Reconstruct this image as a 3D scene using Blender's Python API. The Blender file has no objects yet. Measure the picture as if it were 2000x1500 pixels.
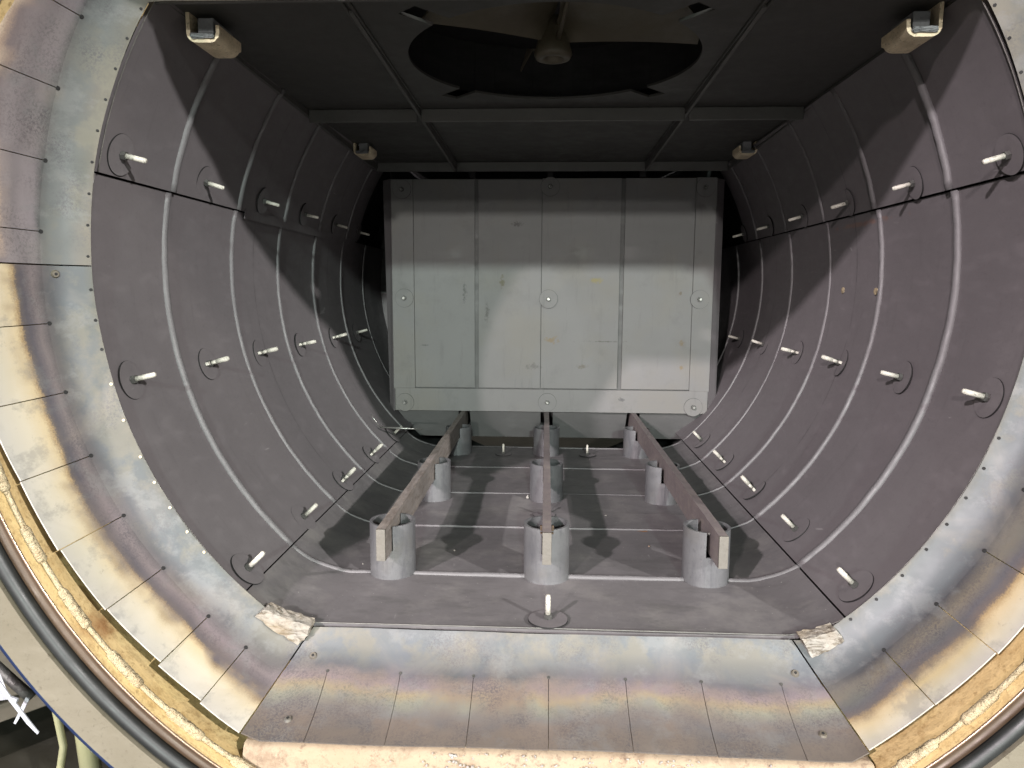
import bpy, bmesh, math, random
from mathutils import Vector, Matrix
random.seed(7)
sc = bpy.context.scene
S, ZO = 0.75, 1.27                      # one unit = chamber radius; camera height


def W(x, y, z):
    return Vector((x * S, y * S, z * S + ZO))


# ------------------------------------------------------------------ camera
f_px = 1387.0
pitch = math.atan(178 / f_px)
yaw = math.atan(66 / math.hypot(f_px, 178))
roll = 0.005
F = Vector((-math.sin(yaw) * math.cos(pitch), math.cos(yaw) * math.cos(pitch), -math.sin(pitch)))
R = F.cross(Vector((0, 0, 1))).normalized()
U = R.cross(F)
R2 = R * math.cos(roll) + U * math.sin(roll)
U2 = U * math.cos(roll) - R * math.sin(roll)
cam = bpy.data.cameras.new('camera')
cam.sensor_width = 36
cam.lens = 36 * f_px / 2000
cam.clip_start = 0.02
cam.clip_end = 200
co = bpy.data.objects.new('camera', cam)
sc.collection.objects.link(co)
M = Matrix((R2, U2, -F)).transposed().to_4x4()
M.translation = W(0, 0, 0)
co.matrix_world = M
sc.camera = co

# ------------------------------------------------------------------ world + lamps of the hall
world = bpy.data.worlds.new('World')
sc.world = world
world.use_nodes = True
wn = world.node_tree
bg = wn.nodes['Background']
bg.inputs['Color'].default_value = (.80, 1.0, .86, 1)
bg.inputs['Strength'].default_value = 0.045


def hall_lamp(name, dx, dz, h, irr, col, size=0.5, ref=(0, 1.5, .585)):
    """ceiling lamp of the hall, far behind the camera; light travels along (dx, 1, -dz)"""
    t = h / dz
    p = W(ref[0] - t * dx, ref[1] - t, ref[2] + h)
    tgt = W(*ref)
    d = (p - tgt).length
    L = bpy.data.lights.new(name, 'AREA')
    L.shape = 'DISK'
    L.size = size
    L.color = col
    L.energy = irr * math.pi * d * d
    o = bpy.data.objects.new(name, L)
    sc.collection.objects.link(o)
    o.location = p
    o.rotation_euler = (tgt - p).to_track_quat('-Z', 'Y').to_euler()
    return o


hall_lamp('hall_lamp', .62, .45, 5.0, 6.8, (1.0, .895, .93), .26)
hall_lamp('hall_lamp', -.98, .45, 5.0, 6.2, (1.0, .97, .95), .26)
hall_lamp('hall_lamp', .375, .234, 5.0, 2.5, (1.0, .88, .89), .50)
hall_lamp('hall_lamp', -.08, .232, 5.0, 3.0, (.84, 1.0, .93), .50)
hall_lamp('hall_lamp', -.42, .230, 5.0, .50, (.95, 1.0, .96), .50)
hall_lamp('hall_lamp', .02, .105, 4.0, 1.30, (1.0, .98, .93), .6)
hall_lamp('hall_lamp', -.05, .075, 4.0, .35, (1.0, .98, .93), .6)
# steeper lamps nearer the opening: they light the collar, the vessel mouth and the very front of the floor
hall_lamp('hall_lamp', .45, 2.0, 4.5, 1.3, (1.0, .94, .84), .6)
hall_lamp('hall_lamp', -1.9, .9, 4.5, .95, (1.0, .92, .82), .6)

sc.view_settings.view_transform = 'Standard'
sc.view_settings.look = 'None'
sc.view_settings.exposure = -0.4
sc.view_settings.gamma = 1
sc.view_settings.use_curve_mapping = False
sc.render.engine = 'CYCLES'
sc.cycles.max_bounces = 8
sc.cycles.diffuse_bounces = 2
sc.cycles.glossy_bounces = 4
sc.cycles.sample_clamp_indirect = 4

# ------------------------------------------------------------------ node helpers
class Mat:
    def __init__(self, name, rough=.55, metal=0.0):
        self.m = bpy.data.materials.new(name)
        self.m.use_nodes = True
        self.t = self.m.node_tree
        self.n = self.t.nodes
        self.b = self.n['Principled BSDF']
        self.b.inputs['Roughness'].default_value = rough
        self.b.inputs['Metallic'].default_value = metal
        self.tc = self.n.new('ShaderNodeTexCoord')
        self.h = None                       # bump height chain
        self.geo = self.n.new('ShaderNodeNewGeometry')
        self.pos = self.geo.outputs['Position']

    def link(self, a, b):
        self.t.links.new(a, b)

    def val(self, sock, v):
        if hasattr(v, 'links') or hasattr(v, 'is_linked'):
            self.link(v, sock)
        else:
            sock.default_value = v

    def math(self, op, a, b=0.0, c=None, clamp=False):
        q = self.n.new('ShaderNodeMath')
        q.operation = op
        q.use_clamp = clamp
        self.val(q.inputs[0], a)
        self.val(q.inputs[1], b)
        if c is not None:
            self.val(q.inputs[2], c)
        return q.outputs[0]

    def noise(self, scale, detail=4, rough=.6, vec=None, dist=0.0, stretch=None):
        q = self.n.new('ShaderNodeTexNoise')
        q.inputs['Scale'].default_value = scale
        q.inputs['Detail'].default_value = detail
        q.inputs['Roughness'].default_value = rough
        q.inputs['Distortion'].default_value = dist
        v = vec if vec is not None else self.pos
        if stretch:
            mp = self.n.new('ShaderNodeMapping')
            mp.inputs['Scale'].default_value = stretch
            self.link(v, mp.inputs['Vector'])
            v = mp.outputs[0]
        self.link(v, q.inputs['Vector'])
        return q.outputs['Fac']

    def ramp(self, fac, stops, interp='LINEAR'):
        q = self.n.new('ShaderNodeValToRGB')
        q.color_ramp.interpolation = interp
        e = q.color_ramp.elements
        while len(e) < len(stops):
            e.new(.5)
        for el, (p, c) in zip(e, stops):
            el.position = p
            el.color = (c[0], c[1], c[2], 1) if hasattr(c, '__len__') else (c, c, c, 1)
        self.link(fac, q.inputs['Fac'])
        return q.outputs['Color']

    def mix(self, fac, a, b, mode='MIX'):
        q = self.n.new('ShaderNodeMix')
        q.data_type = 'RGBA'
        q.blend_type = mode
        self.val(q.inputs['Factor'], fac)
        for s, v in ((q.inputs['A'], a), (q.inputs['B'], b)):
            if isinstance(v, (tuple, list)):
                s.default_value = (*v[:3], 1)
            else:
                self.link(v, s)
        return q.outputs['Result']

    def rng(self, v, a, b, c=0.0, d=1.0):
        q = self.n.new('ShaderNodeMapRange')
        self.link(v, q.inputs['Value'])
        for k, x in zip(('From Min', 'From Max', 'To Min', 'To Max'), (a, b, c, d)):
            q.inputs[k].default_value = x
        return q.outputs[0]

    def blob(self, p, rad, nscale=60, thr=.5):
        """irregular patch round a world point"""
        mp = self.n.new('ShaderNodeVectorMath')
        mp.operation = 'SUBTRACT'
        self.link(self.pos, mp.inputs[0])
        mp.inputs[1].default_value = p
        dv = self.n.new('ShaderNodeVectorMath')
        dv.operation = 'DIVIDE'
        self.link(mp.outputs[0], dv.inputs[0])
        dv.inputs[1].default_value = rad
        ln = self.n.new('ShaderNodeVectorMath')
        ln.operation = 'LENGTH'
        self.link(dv.outputs[0], ln.inputs[0])
        d = self.math('SUBTRACT', 1.0, ln.outputs['Value'])
        nz = self.noise(nscale, 4, .7)
        s = self.math('ADD', d, self.math('MULTIPLY', self.math('SUBTRACT', nz, .5), 2.2))
        return self.rng(s, thr - .1, thr + .25)

    def color(self, c):
        self.val(self.b.inputs['Base Color'], c)
        return self

    def roughness(self, v):
        self.val(self.b.inputs['Roughness'], v)

    def bump(self, h, strength=.2, dist=.002):
        q = self.n.new('ShaderNodeBump')
        q.inputs['Strength'].default_value = strength
        q.inputs['Distance'].default_value = dist
        self.link(h, q.inputs['Height'])
        if self.h is not None:
            self.link(self.h, q.inputs['Normal'])
        self.h = q.outputs[0]
        self.link(self.h, self.b.inputs['Normal'])
        return self


def grey_metal(name, c1, c2, rough=.55, metal=.3, big=3, speck=.25, bump=.25, extra=None, rvar=.12, fine=160, k=.56, streak=.35):
    m = Mat(name, rough, metal)
    n1 = m.noise(big, 5, .6)
    col = m.mix(m.rng(n1, .3, .7), c1, c2)
    n2 = m.noise(fine, 3, .7)
    col = m.mix(m.math('MULTIPLY', m.rng(n2, .58, .75), speck), col, tuple(x * .45 for x in c1))
    n3 = m.noise(14, 6, .65, stretch=(1, 1, 2.5))
    col = m.mix(m.math('MULTIPLY', m.rng(n3, .55, .8), streak), col, tuple(x * 1.35 for x in c2))
    if extra:
        col = extra(m, col)
    kk = k * .69
    col = m.mix(1.0, col, (kk, kk, kk), 'MULTIPLY')
    m.color(col)
    m.roughness(m.rng(n3, .3, .7, rough - rvar, rough + rvar))
    m.bump(n1, bump, .006)
    m.bump(n2, bump * .5, .0008)
    return m.m


def line_at(m, coord, c, w):
    d = m.math('ABSOLUTE', m.math('SUBTRACT', coord, c))
    return m.rng(d, w, w * .4)


def liner_extra(m, col):
    sep = m.n.new('ShaderNodeSeparateXYZ')
    m.link(m.pos, sep.inputs[0])
    # scuffs: thin streaks round the shell and pale scratches
    st = m.noise(9, 6, .7, stretch=(.6, 6, .6))
    col = m.mix(m.math('MULTIPLY', m.rng(st, .56, .72), .22), col, (.08, .075, .075))
    sc_ = m.noise(40, 2, .5, stretch=(1, .22, 1), dist=1.2)
    col = m.mix(m.math('MULTIPLY', m.rng(sc_, .745, .80), .5), col, (.45, .43, .43))
    # lap joints of the sheet: thin dark lines with ragged density
    rag = m.rng(m.noise(18, 3), .35, .6)
    col = m.mix(m.math('MULTIPLY', m.blob(W(.973, 2.32, .222), (.05, .26, .010), 40, .45), .5), col, (.30, .16, .11))
    for yy in (2.385, 3.205):
        col = m.mix(m.math('MULTIPLY', m.math('MULTIPLY', line_at(m, sep.outputs[1], yy * S, .0022), rag), .7), col, (.03, .028, .028))
    return col


M_liner = grey_metal('graphite_steel', (.165, .151, .156), (.198, .182, .188), .62, .10, 1.6, .30, .18, liner_extra, k=.92)


def floor_extra(m, col):
    col = liner_extra(m, col)
    d = m.noise(7, 6, .7)
    col = m.mix(m.math('MULTIPLY', m.rng(d, .50, .66), .55), col, (.29, .275, .262))
    d3 = m.noise(11, 6, .7, stretch=(.7, 1.6, 1))
    col = m.mix(m.math('MULTIPLY', m.rng(d3, .52, .66), .45), col, (.095, .092, .09))
    d2 = m.noise(200, 2, .5)
    col = m.mix(m.math('MULTIPLY', m.rng(d2, .74, .78), .8), col, (.6, .58, .54))
    b = m.blob(W(.32, 2.20, -.75), (.022, .008, .03), 150, .45)
    col = m.mix(b, col, (.35, .17, .07))
    return col


M_floor = grey_metal('scuffed_floor_steel', (.150, .141, .144), (.205, .192, .196), .6, .15, 2.5, .3, .3, floor_extra, k=.94)
M_rib = grey_metal('weld_bead_steel', (.21, .20, .205), (.26, .25, .255), .6, .1, 6, .2, .4, k=.64)
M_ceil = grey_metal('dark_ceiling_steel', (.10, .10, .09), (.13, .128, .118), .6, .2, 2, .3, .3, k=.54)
M_edge = grey_metal('pale_edge_steel', (.30, .29, .27), (.38, .37, .34), .45, .4, 20, .3, .2)  # slightly paler steel for the front edges of the lining sheets
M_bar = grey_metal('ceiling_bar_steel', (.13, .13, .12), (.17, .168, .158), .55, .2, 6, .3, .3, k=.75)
M_black = grey_metal('shade_black_steel', (.012, .012, .012), (.02, .02, .02), .8, 0, 4, .1, .1)  # near-black, stands in for the shade in gaps, holes and hollows


def panel_extra(m, col):
    n = m.noise(5, 5, .6)
    col = m.mix(m.math('MULTIPLY', m.rng(n, .48, .68), .45), col, (.33, .305, .25))
    nn = m.noise(9, 6, .7)
    col = m.mix(m.math('MULTIPLY', m.rng(nn, .54, .68), .4), col, (.20, .20, .19))
    ns_ = m.noise(20, 5, .7, stretch=(2.2, 1, .25))
    col = m.mix(m.math('MULTIPLY', m.rng(ns_, .58, .70), .35), col, (.18, .18, .165))
    for (x, z, rx, rz, c, sc_) in [(.245, .06, .06, .03, (.40, .33, .10), 60), (-.215, .05, .022, .06, (.16, .13, .05), 90),
                                   (-.40, .0, .02, .10, (.11, .11, .10), 110), (-.145, .33, .05, .022, (.10, .085, .08), 120),
                                   (-.29, -.10, .02, .09, (.13, .12, .11), 100), (.665, -.24, .025, .03, (.28, .19, .08), 70),
                                   (.665, -.36, .03, .03, (.30, .21, .09), 70), (.03, -.23, .05, .035, (.33, .24, .12), 60),
                                   (.28, -.235, .20, .008, (.13, .12, .10), 40), (.65, .0, .02, .02, (.2, .14, .08), 90),
                                   (-.06, -.36, .07, .03, (.2, .19, .18), 80), (.18, -.36, .05, .02, (.22, .19, .15), 80),
                                   (.38, -.52, .04, .02, (.12, .12, .12), 80), (-.60, -.26, .05, .008, (.15, .14, .14), 60)]:
        col = m.mix(m.math('MULTIPLY', m.blob(W(x, 3.48, z), (rx * S, 1, rz * S), sc_, .55), .8), col, c)
    return col


M_apron = grey_metal('apron_steel', (.20, .20, .197), (.24, .238, .235), .6, .05, 3, .25, .1, k=.80)
M_panel = grey_metal('pale_panel_steel', (.285, .282, .275), (.34, .335, .33), .6, .0, 2.2, .2, .0, panel_extra, streak=.05, rvar=.02, k=.60)
M_groove = grey_metal('panel_groove_steel', (.19, .19, .185), (.23, .225, .22), .6, .1, 6, .3, .3)
def pipe_extra(m, col):
    n = m.noise(24, 6, .7, stretch=(1.6, 1.6, .35))
    col = m.mix(m.math('MULTIPLY', m.rng(n, .50, .68), .65), col, (.24, .24, .27))
    n2 = m.noise(12, 4, .6)
    return m.mix(m.math('MULTIPLY', m.rng(n2, .55, .72), .5), col, (.42, .39, .34))


M_pipe = grey_metal('pipe_steel', (.40, .40, .42), (.52, .52, .53), .5, .2, 9, .5, .5, pipe_extra, k=.34)


def rail_extra(m, col):
    n = m.noise(30, 6, .75, stretch=(3, .6, 3))
    col = m.mix(m.rng(n, .45, .65), col, (.15, .125, .105))
    n2 = m.noise(90, 5, .75, stretch=(2, .5, 1))
    return m.mix(m.math('MULTIPLY', m.rng(n2, .55, .7), .6), col, (.42, .35, .28))


M_rail = grey_metal('scaled_bar_steel', (.20, .18, .165), (.28, .245, .22), .65, .1, 8, .4, .9, rail_extra, k=1.1)


def rail2_extra(m, col):
    n = m.noise(40, 6, .75, stretch=(2, .8, 3))
    return m.mix(m.math('MULTIPLY', m.rng(n, .5, .7), .7), col, (.27, .24, .20))


M_rail2 = grey_metal('brown_bar_steel', (.165, .14, .14), (.21, .178, .172), .6, .1, 8, .4, .5, rail2_extra, k=1.1)
M_railend = grey_metal('cut_bar_end', (.55, .50, .42), (.56, .52, .45), .6, .1, 30, .5, .4, k=.32)


def chalk(m, col):
    n = m.noise(220, 4, .8)
    col = m.mix(m.math('MULTIPLY', m.rng(n, .56, .66), .75), col, (.10, .085, .06))
    return col


M_ceramic = grey_metal('cream_ceramic', (.72, .69, .60), (.85, .82, .72), .6, 0, 20, .3, .4, chalk, k=.72)
M_hook = grey_metal('rusty_cream_enamel', (.48, .40, .27), (.78, .66, .46), .6, 0, 25, .4, .6, chalk, k=1.25)
M_block = grey_metal('pale_grey_felt', (.36, .38, .39), (.47, .48, .49), .8, 0, 25, .4, .8)
M_nut = grey_metal('nut_steel', (.16, .16, .15), (.24, .235, .22), .5, .5, 60, .3, .4)
M_bright = grey_metal('bright_rod_steel', (.6, .6, .56), (.7, .7, .66), .3, .7, 40, .2, .2)


def fiber(m, col):
    n = m.noise(45, 6, .75, stretch=(.7, 1, 2.6), dist=.8)
    col = m.mix(m.rng(n, .47, .62), col, (.23, .19, .14))
    n2 = m.noise(8, 3)
    return m.mix(m.math('MULTIPLY', m.rng(n2, .5, .65), .5), col, (.55, .40, .22))


M_fiber = grey_metal('mineral_fibre', (.66, .62, .54), (.80, .76, .68), .9, 0, 30, .6, 1.0, fiber, k=.50)
M_rubber = grey_metal('black_rubber', (.022, .026, .026), (.05, .055, .052), .48, 0, 9, .3, .12, rvar=.08, k=.5)


def tan_extra(m, col):
    n = m.noise(26, 7, .75)
    col = m.mix(m.math('MULTIPLY', m.rng(n, .5, .68), .8), col, (.36, .22, .08))
    n2 = m.noise(120, 3, .7)
    col = m.mix(m.math('MULTIPLY', m.rng(n2, .56, .7), .6), col, (.28, .18, .07))
    n3 = m.noise(6, 4, .6)
    return m.mix(m.math('MULTIPLY', m.rng(n3, .60, .72), .7), col, (.26, .11, .04))


M_tan = grey_metal('ochre_rusty_shell', (.60, .44, .20), (.72, .55, .28), .65, 0, 10, .5, 1.0, tan_extra, k=1.25)


def weld_extra(m, col):
    n = m.noise(70, 5, .8)
    col = m.mix(m.math('MULTIPLY', m.rng(n, .5, .65), .7), col, (.5, .36, .19))
    return col


M_weld = grey_metal('crusted_weld', (.66, .53, .31), (.76, .64, .42), .75, 0, 60, .6, 2.5, weld_extra, k=.72)
M_brown = grey_metal('brown_bare_steel', (.17, .105, .06), (.24, .155, .09), .5, .2, 6, .3, .2, k=.42)
M_lip = grey_metal('copper_bright_edge', (.72, .48, .34), (.8, .56, .40), .3, .6, 20, .2, .2)


def flange_extra(m, col):
    n = m.noise(60, 5, .75)
    return m.mix(m.math('MULTIPLY', m.rng(n, .6, .72), .55), col, (.16, .12, .07))


M_flange = grey_metal('beige_flange_steel', (.40, .355, .25), (.48, .43, .32), .55, .1, 7, .4, .3, flange_extra, k=.46)
M_blue = grey_metal('blue_paint', (.03, .06, .18), (.05, .09, .24), .4, 0, 12, .2, .2)
def board_extra(m, col):
    col = m.mix(m.math('MULTIPLY', m.rng(m.noise(16, 6, .75), .50, .66), .7), col, (.42, .27, .17))
    return m.mix(m.math('MULTIPLY', m.rng(m.noise(70, 5, .8), .54, .64), .6), col, (.34, .22, .15))


M_board = grey_metal('peach_refractory', (.72, .55, .36), (.80, .64, .45), .85, 0, 8, .4, 1.0, board_extra, k=.52)
M_crumb = grey_metal('white_crumbs', (.60, .54, .48), (.8, .76, .70), .9, 0, 60, .3, .5)
M_plastic = grey_metal('white_nylon', (.78, .80, .86), (.82, .84, .90), .4, 0, 10, .05, .05)
M_hose = grey_metal('cream_yellow_paint', (.60, .60, .32), (.68, .67, .40), .45, 0, 10, .25, .1)
M_box = grey_metal('beige_cabinet_paint', (.36, .31, .24), (.42, .37, .29), .55, 0, 5, .2, .1)
M_conc = grey_metal('dark_oily_concrete', (.055, .05, .035), (.085, .08, .055), .6, 0, 3, .4, .6)
M_olive = grey_metal('olive_fan_steel', (.22, .19, .115), (.29, .25, .16), .55, .1, 6, .3, .3, k=.30)


def shield_mat(name, stops, seed, wob=.10):
    """heat-tinted sheet: colour bands run across the sheet (UV v: 0 at the chamber, 1 at the outer edge)"""
    m = Mat(name, .42, .35)
    uv = m.tc.outputs['UV']
    sep = m.n.new('ShaderNodeSeparateXYZ')
    m.link(uv, sep.inputs[0])
    u, v = sep.outputs[0], sep.outputs[1]
    big = m.noise(1.0, 3, .5, vec=uv, stretch=(1.3, .5, 1))
    mid = m.noise(1.0, 5, .6, vec=uv, stretch=(6, 3.5, 1))
    off = m.n.new('ShaderNodeVectorMath')
    off.operation = 'ADD'
    w = m.math('ADD', v, m.math('MULTIPLY', m.math('SUBTRACT', big, .5), wob * 2.0))
    w = m.math('ADD', w, m.math('MULTIPLY', m.math('SUBTRACT', mid, .5), wob * .9))
    fine = m.noise(330, 3, .7)
    w = m.math('ADD', w, m.math('MULTIPLY', m.math('SUBTRACT', fine, .5), .07))
    col = m.ramp(w, stops)
    # olive dusty patches
    p = m.noise(7, 5, .65)
    col = m.mix(m.math('MULTIPLY', m.rng(p, .55, .66), .28), col, (.36, .34, .27))
    # mottled speckle, dense only in places
    mask = m.rng(m.noise(5.5, 4, .6), .36, .56)
    sp = m.noise(330, 3, .8)
    col = m.mix(m.math('MULTIPLY', m.math('MULTIPLY', m.rng(sp, .50, .60), mask), .55), col, (.13, .125, .14))
    band = m.math('MULTIPLY', m.rng(v, .30, .46), m.rng(v, .80, .62))
    sp3 = m.noise(260, 3, .75)
    col = m.mix(m.math('MULTIPLY', m.math('MULTIPLY', m.rng(sp3, .50, .58), band), .5), col, (.14, .12, .13))
    sp2 = m.noise(60, 5, .75)
    col = m.mix(m.math('MULTIPLY', m.rng(sp2, .60, .70), .35), col, (.20, .19, .19))
    sw = m.noise(25, 3, .6, stretch=(1, 1, 1), dist=2.5)
    col = m.mix(m.math('MULTIPLY', m.rng(sw, .70, .74), .5), col, (.85, .85, .83))
    col = m.mix(1.0, col, (.50, .50, .50), 'MULTIPLY')
    m.color(col)
    m.roughness(m.rng(p, .3, .7, .34, .58))
    m.bump(m.noise(4, 3, .5), .5, .01)
    m.bump(sp, .12, .0006)
    return m.m


# heat tint bands, inner edge -> outer edge, two variants mixed irregularly along each sheet; the upper ones hold lamp glare too
ST_left = [(0, (.150, .150, .125)), (.08, (.155, .175, .182)), (.30, (.160, .183, .197)), (.39, (.12, .128, .14)),
           (.46, (.17, .155, .16)), (.53, (.25, .21, .21)), (.60, (.13, .12, .14)), (.635, (.18, .15, .14)), (.655, (.46, .33, .18)),
           (.69, (.74, .60, .38)), (.80, (.78, .70, .55)), (1.0, (.68, .65, .59))]
ST_left2 = [(0, (.155, .15, .125)), (.10, (.15, .165, .17)), (.26, (.175, .19, .195)), (.36, (.14, .14, .155)),
            (.44, (.24, .215, .22)), (.52, (.29, .24, .25)), (.62, (.21, .175, .17)), (.68, (.15, .13, .14)), (.72, (.34, .25, .15)),
            (.77, (.70, .58, .38)), (.86, (.70, .64, .50)), (1.0, (.62, .59, .53))]
ST_right = [(0, (.17, .17, .14)), (.08, (.185, .21, .215)), (.38, (.18, .205, .222)), (.47, (.12, .12, .132)),
            (.57, (.25, .215, .165)), (.66, (.14, .135, .15)), (.72, (.20, .16, .14)), (.745, (.50, .36, .19)),
            (.79, (.72, .58, .36)), (.90, (.76, .69, .53)), (1.0, (.66, .63, .57))]
ST_right2 = [(0, (.18, .18, .15)), (.10, (.20, .22, .225)), (.30, (.20, .22, .235)), (.42, (.15, .15, .16)),
             (.52, (.22, .20, .17)), (.62, (.19, .19, .17)), (.70, (.13, .13, .14)), (.76, (.22, .18, .14)),
             (.82, (.62, .50, .28)), (.92, (.60, .56, .44)), (1.0, (.58, .55, .49))]
ST_bot = [(0, (.20, .215, .225)), (.12, (.205, .23, .25)), (.36, (.205, .22, .245)), (.46, (.225, .205, .235)),
          (.54, (.30, .24, .25)), (.60, (.42, .345, .22)), (.65, (.33, .33, .26)), (.72, (.25, .235, .22)),
          (.78, (.25, .205, .175)), (.88, (.245, .20, .165)), (1.0, (.22, .185, .155))]
ST_bot2 = [(0, (.195, .205, .205)), (.14, (.20, .22, .225)), (.34, (.21, .23, .24)), (.43, (.15, .155, .165)),
           (.50, (.27, .215, .18)), (.60, (.30, .235, .185)), (.72, (.235, .195, .17)), (.80, (.175, .18, .19)),
           (.90, (.20, .175, .155)), (1.0, (.22, .19, .165))]
ST_up = [(0, (.165, .15, .12)), (.10, (.165, .165, .145)), (.26, (.17, .185, .18)), (.40, (.165, .18, .178)), (.455, (.12, .125, .125)),
         (.50, (.27, .235, .25)), (.57, (.31, .27, .28)), (.63, (.24, .21, .215)), (.69, (.34, .28, .26)), (.725, (.62, .47, .35)),
         (.765, (1.0, .82, .60)), (1.0, (1.0, .92, .80))]  # outer cream raised towards white, a lamp highlight put into the tint
ST_up2 = [(0, (.19, .165, .125)), (.12, (.18, .165, .14)), (.24, (.155, .165, .16)), (.38, (.18, .19, .185)), (.44, (.19, .19, .18)),
          (.52, (.28, .25, .25)), (.60, (.25, .22, .225)), (.68, (.33, .29, .295)), (.74, (.30, .25, .25)), (.78, (.55, .42, .33)),
          (.82, (1.0, .82, .62)), (1.0, (1.0, .92, .80))]  # same painted highlight over the outer cream


def dull(stops, a=.64, b=.85, c=1.0):
    return [(p, tuple(x * (a if p < .49 else b if p < .64 else c) for x in col)) for p, col in stops]


def shield_mat(name, stops, stops2, seed, wob=.10, cream=.66, kk=.62):
    m = Mat(name, .52, .12)
    uv = m.tc.outputs['UV']
    sep = m.n.new('ShaderNodeSeparateXYZ')
    m.link(uv, sep.inputs[0])
    v = sep.outputs[1]
    mp = m.n.new('ShaderNodeMapping')
    mp.inputs['Location'].default_value = (seed * 3.7, seed * 1.3, 0)
    m.link(uv, mp.inputs['Vector'])
    uvo = mp.outputs[0]
    big = m.noise(1.0, 3, .5, vec=uvo, stretch=(1.6, .5, 1))
    mid = m.noise(1.0, 5, .65, vec=uvo, stretch=(7, 3.5, 1))
    w = m.math('ADD', v, m.math('MULTIPLY', m.math('SUBTRACT', big, .5), wob * 2.4))
    w = m.math('ADD', w, m.math('MULTIPLY', m.math('SUBTRACT', mid, .5), wob * 1.0))
    fine = m.noise(380, 4, .8)
    w = m.math('ADD', w, m.math('MULTIPLY', m.math('SUBTRACT', fine, .5), .075))
    sel = m.rng(m.noise(1.0, 4, .6, vec=uvo, stretch=(2.1, .9, 1), dist=.4), .44, .60)
    col = m.mix(sel, m.ramp(w, stops), m.ramp(w, stops2))
    # dusty olive and pale patches near the inner edge
    p = m.noise(8, 6, .65)
    inner = m.rng(v, .50, .20)
    col = m.mix(m.math('MULTIPLY', m.math('MULTIPLY', m.rng(p, .50, .58), inner), .7), col, (.19, .175, .135))
    p2 = m.noise(13, 6, .7, stretch=(1, 1, 1.4))
    col = m.mix(m.math('MULTIPLY', m.rng(p2, .53, .63), .38), col, (.225, .228, .226))
    # dark stipple gathered in clouds
    nocream = m.rng(v, cream + .05, cream - .06)
    mask = m.math('MULTIPLY', m.rng(m.noise(9, 5, .65), .50, .64), nocream)
    sp = m.noise(300, 4, .8)
    col = m.mix(m.math('MULTIPLY', m.math('MULTIPLY', m.rng(sp, .48, .56), mask), .75), col, (.085, .082, .09))
    band = m.math('MULTIPLY', m.math('MULTIPLY', m.rng(v, .34, .50), nocream), m.rng(m.noise(14, 4, .6), .40, .60))
    sp3 = m.noise(240, 4, .8)
    col = m.mix(m.math('MULTIPLY', m.math('MULTIPLY', m.rng(sp3, .49, .57), band), .45), col, (.10, .085, .09))
    sp2 = m.noise(55, 6, .8)
    col = m.mix(m.math('MULTIPLY', m.rng(sp2, .62, .70), .30), col, (.13, .125, .125))
    # faint smears on the bare part
    sm = m.noise(6, 5, .6, dist=1.0)
    col = m.mix(m.math('MULTIPLY', m.rng(sm, .56, .68), .18), col, (.36, .30, .24))
    col = m.mix(1.0, col, (kk, kk, kk), 'MULTIPLY')
    m.color(col)
    m.roughness(m.rng(p, .3, .7, .44, .64))
    m.bump(m.noise(5, 3, .5), .6, .008)
    m.bump(sp, .12, .0005)
    return m.m


M_sh_left = shield_mat('heat_tinted_sheet_side', dull(ST_left, .58), dull(ST_left2, .58), 1, .06)
M_sh_right = shield_mat('heat_tinted_sheet_far', dull(ST_right, .52), dull(ST_right2, .52), 2, .07, .72)
M_sh_bot = shield_mat('heat_tinted_sheet_sill', dull(ST_bot, .60, .82, .82), dull(ST_bot2, .60, .82, .82), 3, .15, 1.1)
M_sh_up = shield_mat('heat_tinted_sheet_upper', dull(ST_up, .78, .95), dull(ST_up2, .78, .95), 4, .06, .72)

# ------------------------------------------------------------------ object helpers
def link(o):
    sc.collection.objects.link(o)


def obj(name, bm, mat, parent=None, smooth=False, mats=None):
    me = bpy.data.meshes.new(name)
    bm.normal_update()
    bm.to_mesh(me)
    bm.free()
    for mm in (mats or [mat]):
        me.materials.append(mm)
    if smooth:
        for p in me.polygons:
            p.use_smooth = True
    o = bpy.data.objects.new(name, me)
    link(o)
    if parent is not None:
        o.parent = parent
        o.matrix_parent_inverse = parent.matrix_world.inverted()
    return o


def empty(name, loc, label, cat, group=None, rot=None):
    o = bpy.data.objects.new(name, None)
    link(o)
    o.empty_display_size = .05
    if rot is not None:
        o.matrix_world = Matrix.Translation(loc) @ rot.to_4x4()
    else:
        o.matrix_world = Matrix.Translation(loc)
    tag(o, label, cat, group)
    return o


def tag(o, label=None, cat=None, group=None, kind=None):
    if label:
        o['label'] = label
    if cat:
        o['category'] = cat
    if group:
        o['group'] = group
    if kind:
        o['kind'] = kind
    return o


def add_box(bm, c, s, rot=None, bevel=0.0):
    r = bmesh.ops.create_cube(bm, size=1.0)
    vs = r['verts']
    mt = Matrix.Diagonal((*s, 1))
    if rot is not None:
        mt = rot.to_4x4() @ mt
    bmesh.ops.transform(bm, matrix=Matrix.Translation(c) @ mt, verts=vs)
    if bevel:
        es = list({e for v in vs for e in v.link_edges})
        bmesh.ops.bevel(bm, geom=es, offset=bevel, segments=2, affect='EDGES', profile=.5)


def box_between(bm, a, b, bevel=0.0):
    a, b = Vector(a), Vector(b)
    add_box(bm, (a + b) / 2, [abs(v) for v in (b - a)], None, bevel)


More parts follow.
